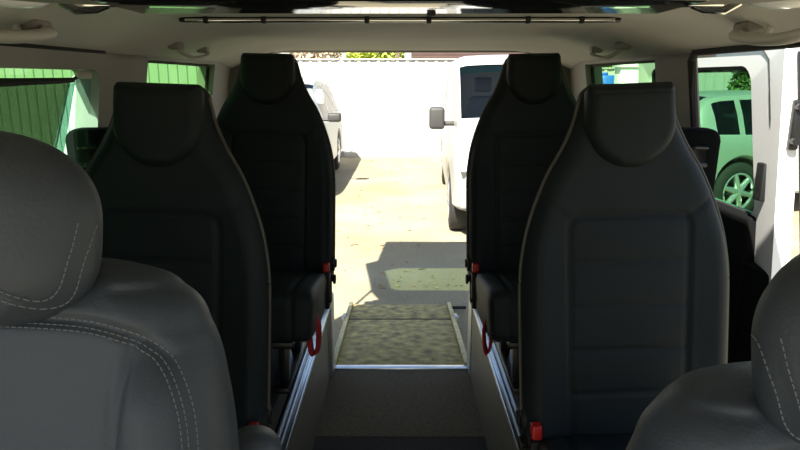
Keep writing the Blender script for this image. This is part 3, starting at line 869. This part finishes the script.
# ------------------------------------------------------------------ parked vehicles
def make_vehicle(name, label, loc, rotz, L, hwid, wheels, wr, zroof, zbelt, roofw, paint, low=.28, ws=None, rw=None, sides=(), mirror=None, seats=None, sunband=False, rimspokes=6, group=None):
    t = thing(name, label, 'car' if name != 'van' else 'van', loc, (0, 0, rotz), group)
    zr, zb, rwd = interp(zroof), interp(zbelt), interp(roofw); hw = interp(hwid)
    ys = sorted(set([round(v, 4) for v in np.linspace(0, L, 70)] + [round(v, 4) for pr in ([ws, rw] + [s_[:2] for s_ in sides]) if pr for v in pr[:2]]))
    def sect(y):
        w = float(hw(y)); low_ = low
        for wy in wheels:
            d2 = (wr + .06) ** 2 - (y - wy) ** 2
            if d2 > 0: low_ = max(low_, wr + math.sqrt(d2))
        b_ = float(zb(y)); r_ = float(zr(y)); k = float(rwd(y)); low_ = min(low_, b_ - .12)
        mid = max(low_ + .02, low_ + .45 * (b_ - low_))
        h = [(0, low_), (w - .2, low_), (w - .03, low_ + .0), (w, low_ + .03), (w + .0, mid), (w - .012, b_ - .09), (w - .035, b_ - .02), (w - .06, b_)]
        up = max(r_ - b_, .012)
        h += [(w - .06 + (k - w + .06) * .5, b_ + up * .5), (k, b_ + up * .86), (k - .04, b_ + up * .97), (k - .12, r_), (k * .5, r_ + .012), (0, r_ + .018)]
        return h
    S = [sect(y) for y in ys]; nh = len(S[0]); V = []
    for y, h in zip(ys, S):
        for x, z in h: V.append((x, y, z))
        for x, z in h[-2:0:-1]: V.append((-x, y, z))
    nr = 2 * nh - 2
    parts = {'body': [], 'windscreen': [], 'sun_band': [], 'rear_window': []}
    for i in range(len(ys) - 1):
        ym = (ys[i] + ys[i + 1]) / 2
        for k in range(nr):
            f = (i * nr + k, (i + 1) * nr + k, (i + 1) * nr + (k + 1) % nr, i * nr + (k + 1) % nr)
            kk = k if k < nh - 1 else nr - 1 - k
            key = 'body'
            if kk in (10, 11, 12) and ws and ws[0] < ym < ws[1]: key = 'sun_band' if sunband and ym > ws[1] - .18 * (ws[1] - ws[0]) else 'windscreen'
            if kk in (11, 12) and rw and rw[0] < ym < rw[1]: key = 'rear_window'
            if kk in (7, 8):
                for q, s_ in enumerate(sides):
                    if s_[0] < ym < s_[1]: key = 'side_window%d%s' % (q, 'r' if k < nh else 'l')
            parts.setdefault(key, []).append(f)
    parts['body'].append(tuple(range(nr))); parts['body'].append(tuple(range((len(ys) - 1) * nr, len(ys) * nr))[::-1])
    for key, fs in parts.items():
        if not fs: continue
        used = sorted({v for f in fs for v in f}); mp = {v: i for i, v in enumerate(used)}
        nm = 'side_window' if key.startswith('side_window') else key
        mm = paint if key == 'body' else (M['sunband'] if key == 'sun_band' else M['glass_car'])
        o = mesh_obj(nm, [V[v] for v in used], [tuple(mp[v] for v in f) for f in fs], mm, t)
        bm = bmesh.new(); bm.from_mesh(o.data); bmesh.ops.recalc_face_normals(bm, faces=bm.faces); bm.to_mesh(o.data); bm.free()
        try: o.data.set_sharp_from_angle(angle=R(35))
        except Exception: pass
    # wheels
    for wy in wheels:
        for sx in (-1, 1):
            w = float(hw(wy)); xo = sx * (w - .015); xi = sx * (w - .215)
            b = B(); pts = []
            # tyre: lathe ring
            prof = [(wr * .66, 0), (wr * .72, .008), (wr * .93, .0), (wr, -.03), (wr, -.17), (wr * .93, -.2), (wr * .66, -.2)]
            ns = 36; VV = []; FF = []
            for i in range(ns):
                a = 2 * math.pi * i / ns
                for r_, dx in prof: VV.append((xo + sx * dx, wy + r_ * math.cos(a), wr + r_ * math.sin(a)))
            m_ = len(prof)
            for i in range(ns):
                for k in range(m_): FF.append((i * m_ + k, i * m_ + (k + 1) % m_, ((i + 1) % ns) * m_ + (k + 1) % m_, ((i + 1) % ns) * m_ + k))
            wh = mesh_obj('wheel', VV, FF, M['tyre'], t)
            b = B()
            ring = [(xo - sx * .012, wy + wr * .63 * math.cos(2 * math.pi * i / 36), wr + wr * .63 * math.sin(2 * math.pi * i / 36)) for i in range(36)]
            b.tube(ring, wr * .05, 8, closed=True)
            b.cyl((xo - sx * .06, wy, wr), (xo - sx * .004, wy, wr), wr * .15, seg=18, bev=.004)
            for i in range(rimspokes):
                a = 2 * math.pi * (i + .25) / rimspokes
                b.tube([(xo - sx * .012, wy, wr), (xo - sx * .014, wy + wr * .35 * math.cos(a), wr + wr * .35 * math.sin(a)), (xo - sx * .02, wy + wr * .63 * math.cos(a), wr + wr * .63 * math.sin(a))], [wr * .12, wr * .10, wr * .085], 8)
            b.out('rim', M['rim'], wh)
            b = B(); b.cyl((xo - sx * .13, wy, wr), (xo - sx * .11, wy, wr), wr * .64, seg=30); b.out('brake_disc', M['car_grey'], wh)
    w0 = float(hw(.15)); wE = float(hw(L - .1))
    # bumpers, lamps, grille
    b = B(); b.box((-w0 * .98, -.05, low + .02), (w0 * .98, .14, low + .26), .05, 4); b.out('front_bumper', paint, t)
    b = B(); b.box((-w0 * .85, .0, low - .06), (w0 * .85, .2, low + .04), .02); b.out('front_skirt', M['car_grey'], t)
    b = B(); b.box((-wE * .98, L - .12, low + .02), (wE * .98, L + .05, low + .26), .05, 4); b.out('rear_bumper', paint, t)
    hz = float(zb(.12))
    for sx in (-1, 1):
        b = B(); b.box((sx * (w0 - .16) - .14, -.015, hz - .24), (sx * (w0 - .16) + .14, .16, hz - .09), .03, 3); b.out('headlight', M['lamp'], t)
        b = B(); zt = float(zb(L - .1)); b.box((sx * (wE - .09) - .07, L - .14, zt - .28), (sx * (wE - .09) + .07, L + .012, zt - .02), .02, 3); b.out('tail_lamp', M['lamp_red'], t)
    b = B(); b.box((-w0 + .32, -.012, hz - .22), (w0 - .32, .1, hz - .10), .015); b.out('grille', M['car_grey'], t)
    if mirror:
        my, mz, mw, mh = mirror
        for sx in (-1, 1):
            w = float(hw(my)); b = B()
            b.box((sx * (w + .13) - mw / 2, my - .07, mz - mh / 2), (sx * (w + .13) + mw / 2, my + .06, mz + mh / 2), .035, 4)
            b.tube([(sx * (w - .07), my + .02, mz - mh * .25), (sx * (w + .1), my, mz - mh * .25)], .025, 8)
            b.out('mirror', M['car_grey'], t)
    if seats:
        for sx in (-1, 1):
            st = Padded(interp([(0, .2), (.3, .21), (.5, .19), (.56, .12), (.565, .1)]), 0, .565, .06, .05, back=.8).build('driver_seat' if sx == 1 else 'passenger_seat', M['car_grey'], t, 20, 24)
            st.location = (sx * .36, seats[0], seats[1]); st.rotation_euler = (R(-12), 0, 0)
            b = B(); b.box((sx * .36 - .12, seats[0] + .06, seats[1] + .60), (sx * .36 + .12, seats[0] + .15, seats[1] + .78), .04, 3); hh = b.out('headrest', M['car_grey'], st)
            hh.parent = t
        b = B(); b.box((-.66, seats[0] - .75, seats[1] - .1), (.66, seats[0] - .42, seats[1] + .22), .05, 3); b.out('dashboard', M['car_grey'], t)
    return t

make_vehicle('van', 'white van facing the camera, parked to the right of the yard', (1.31, 6.15, 0), R(-2.4), 4.9,
    [(0, .62), (.12, .72), (.4, .79), (1, .81), (4.6, .81), (4.9, .76)], (.72, 3.85), .33,
    [(0, .80), (.1, 1.00), (.35, 1.16), (.5, 1.24), (.95, 1.70), (1.15, 1.84), (1.5, 1.90), (4.6, 1.90), (4.85, 1.80), (4.9, 1.5)],
    [(0, .78), (.12, .98), (.4, 1.10), (.6, 1.13), (4.7, 1.15), (4.9, 1.1)],
    [(0, .54), (.3, .66), (.5, .73), (1, .73), (4.6, .72), (4.9, .66)], M['van_white'], low=.34, ws=(.50, 1.06), rw=None,
    sides=((.95, 1.75), (1.85, 3.1), (3.2, 4.6)), mirror=(.86, 1.22, .17, .24), seats=(1.75, .88), sunband=True)
make_vehicle('car', 'silver car at the left of the yard, mostly hidden by the far left seat', (-2.0, 8.1, 0), 0, 4.5,
    [(0, .66), (.12, .78), (.45, .87), (1, .88), (4.2, .88), (4.5, .80)], (.87, 3.57), .34,
    [(0, .74), (.15, .92), (.9, 1.03), (1.25, 1.08), (1.95, 1.52), (2.4, 1.62), (3.8, 1.60), (4.35, 1.42), (4.5, 1.0)],
    [(0, .72), (.15, .88), (1, .98), (2, 1.02), (4.3, 1.06), (4.5, .98)],
    [(0, .60), (1.1, .74), (2, .68), (4, .66), (4.5, .62)], M['silver_paint'], ws=(1.25, 2.05), rw=(4.1, 4.45),
    sides=((1.75, 2.6), (2.7, 3.6), (3.7, 4.1)), mirror=(1.55, 1.07, .2, .13), seats=(2.5, .62))
make_vehicle('car', 'pale hatchback with alloy wheels beyond the open side door', (6.82, 9.07, 0), R(108), 4.0,
    [(0, .62), (.12, .74), (.45, .81), (1, .82), (3.7, .82), (4.0, .74)], (.78, 3.25), .345,
    [(0, .70), (.15, .86), (.8, .98), (1.1, 1.02), (1.8, 1.40), (2.2, 1.48), (3.3, 1.46), (3.7, 1.36), (3.95, 1.0), (4.0, .9)],
    [(0, .68), (.15, .82), (1, .92), (2, .96), (3.8, 1.02), (4.0, .86)],
    [(0, .58), (1.1, .70), (2, .62), (3.6, .60), (4.0, .58)], M['silver_paint'], ws=(1.1, 1.9), rw=(3.55, 3.93),
    sides=((1.6, 2.4), (2.5, 3.2), (3.28, 3.6)), mirror=(1.4, 1.0, .18, .13), seats=(2.3, .58), rimspokes=6)

# ------------------------------------------------------------------ light
w = bpy.data.worlds.new('sky'); scene.world = w; nt, N, L = nodes_of(w)
out = N.new('ShaderNodeOutputWorld'); bg = N.new('ShaderNodeBackground'); sk = N.new('ShaderNodeTexSky')
sk.sky_type = 'NISHITA'; sk.sun_disc = False; sk.sun_elevation = R(49); sk.sun_rotation = R(199); sk.air_density = 1; sk.dust_density = 1.5; sk.ozone_density = 1
bg.inputs[1].default_value = .23
L.new(sk.outputs[0], bg.inputs[0]); L.new(bg.outputs[0], out.inputs[0])
sd = bpy.data.lights.new('sun', 'SUN'); sd.energy = 16.0; sd.angle = R(.6); sd.color = (1, .95, .84)
so = bpy.data.objects.new('sun', sd); COL.objects.link(so)
so.rotation_euler = Vector((-.335, -.80, 1)).to_track_quat('Z', 'Y').to_euler(); so.location = (-3, -8, 10)

# ------------------------------------------------------------------ camera
cam = bpy.data.cameras.new('camera'); co = bpy.data.objects.new('camera', cam); COL.objects.link(co)
cam.sensor_width = 36; cam.lens = 630 / 800 * 36; cam.clip_start = .02; cam.clip_end = 300
co.location = (0, 0, CAMZ); co.rotation_euler = (R(90 - 13.13), 0, 0)
scene.camera = co
vs = scene.view_settings
vs.view_transform = 'Standard'; vs.look = 'None'; vs.exposure = .22; vs.gamma = 1; vs.use_curve_mapping = False
scene.cycles.max_bounces = 12; scene.cycles.diffuse_bounces = 6; scene.cycles.transparent_max_bounces = 16
try: scene.cycles.use_denoising = True
except Exception: pass
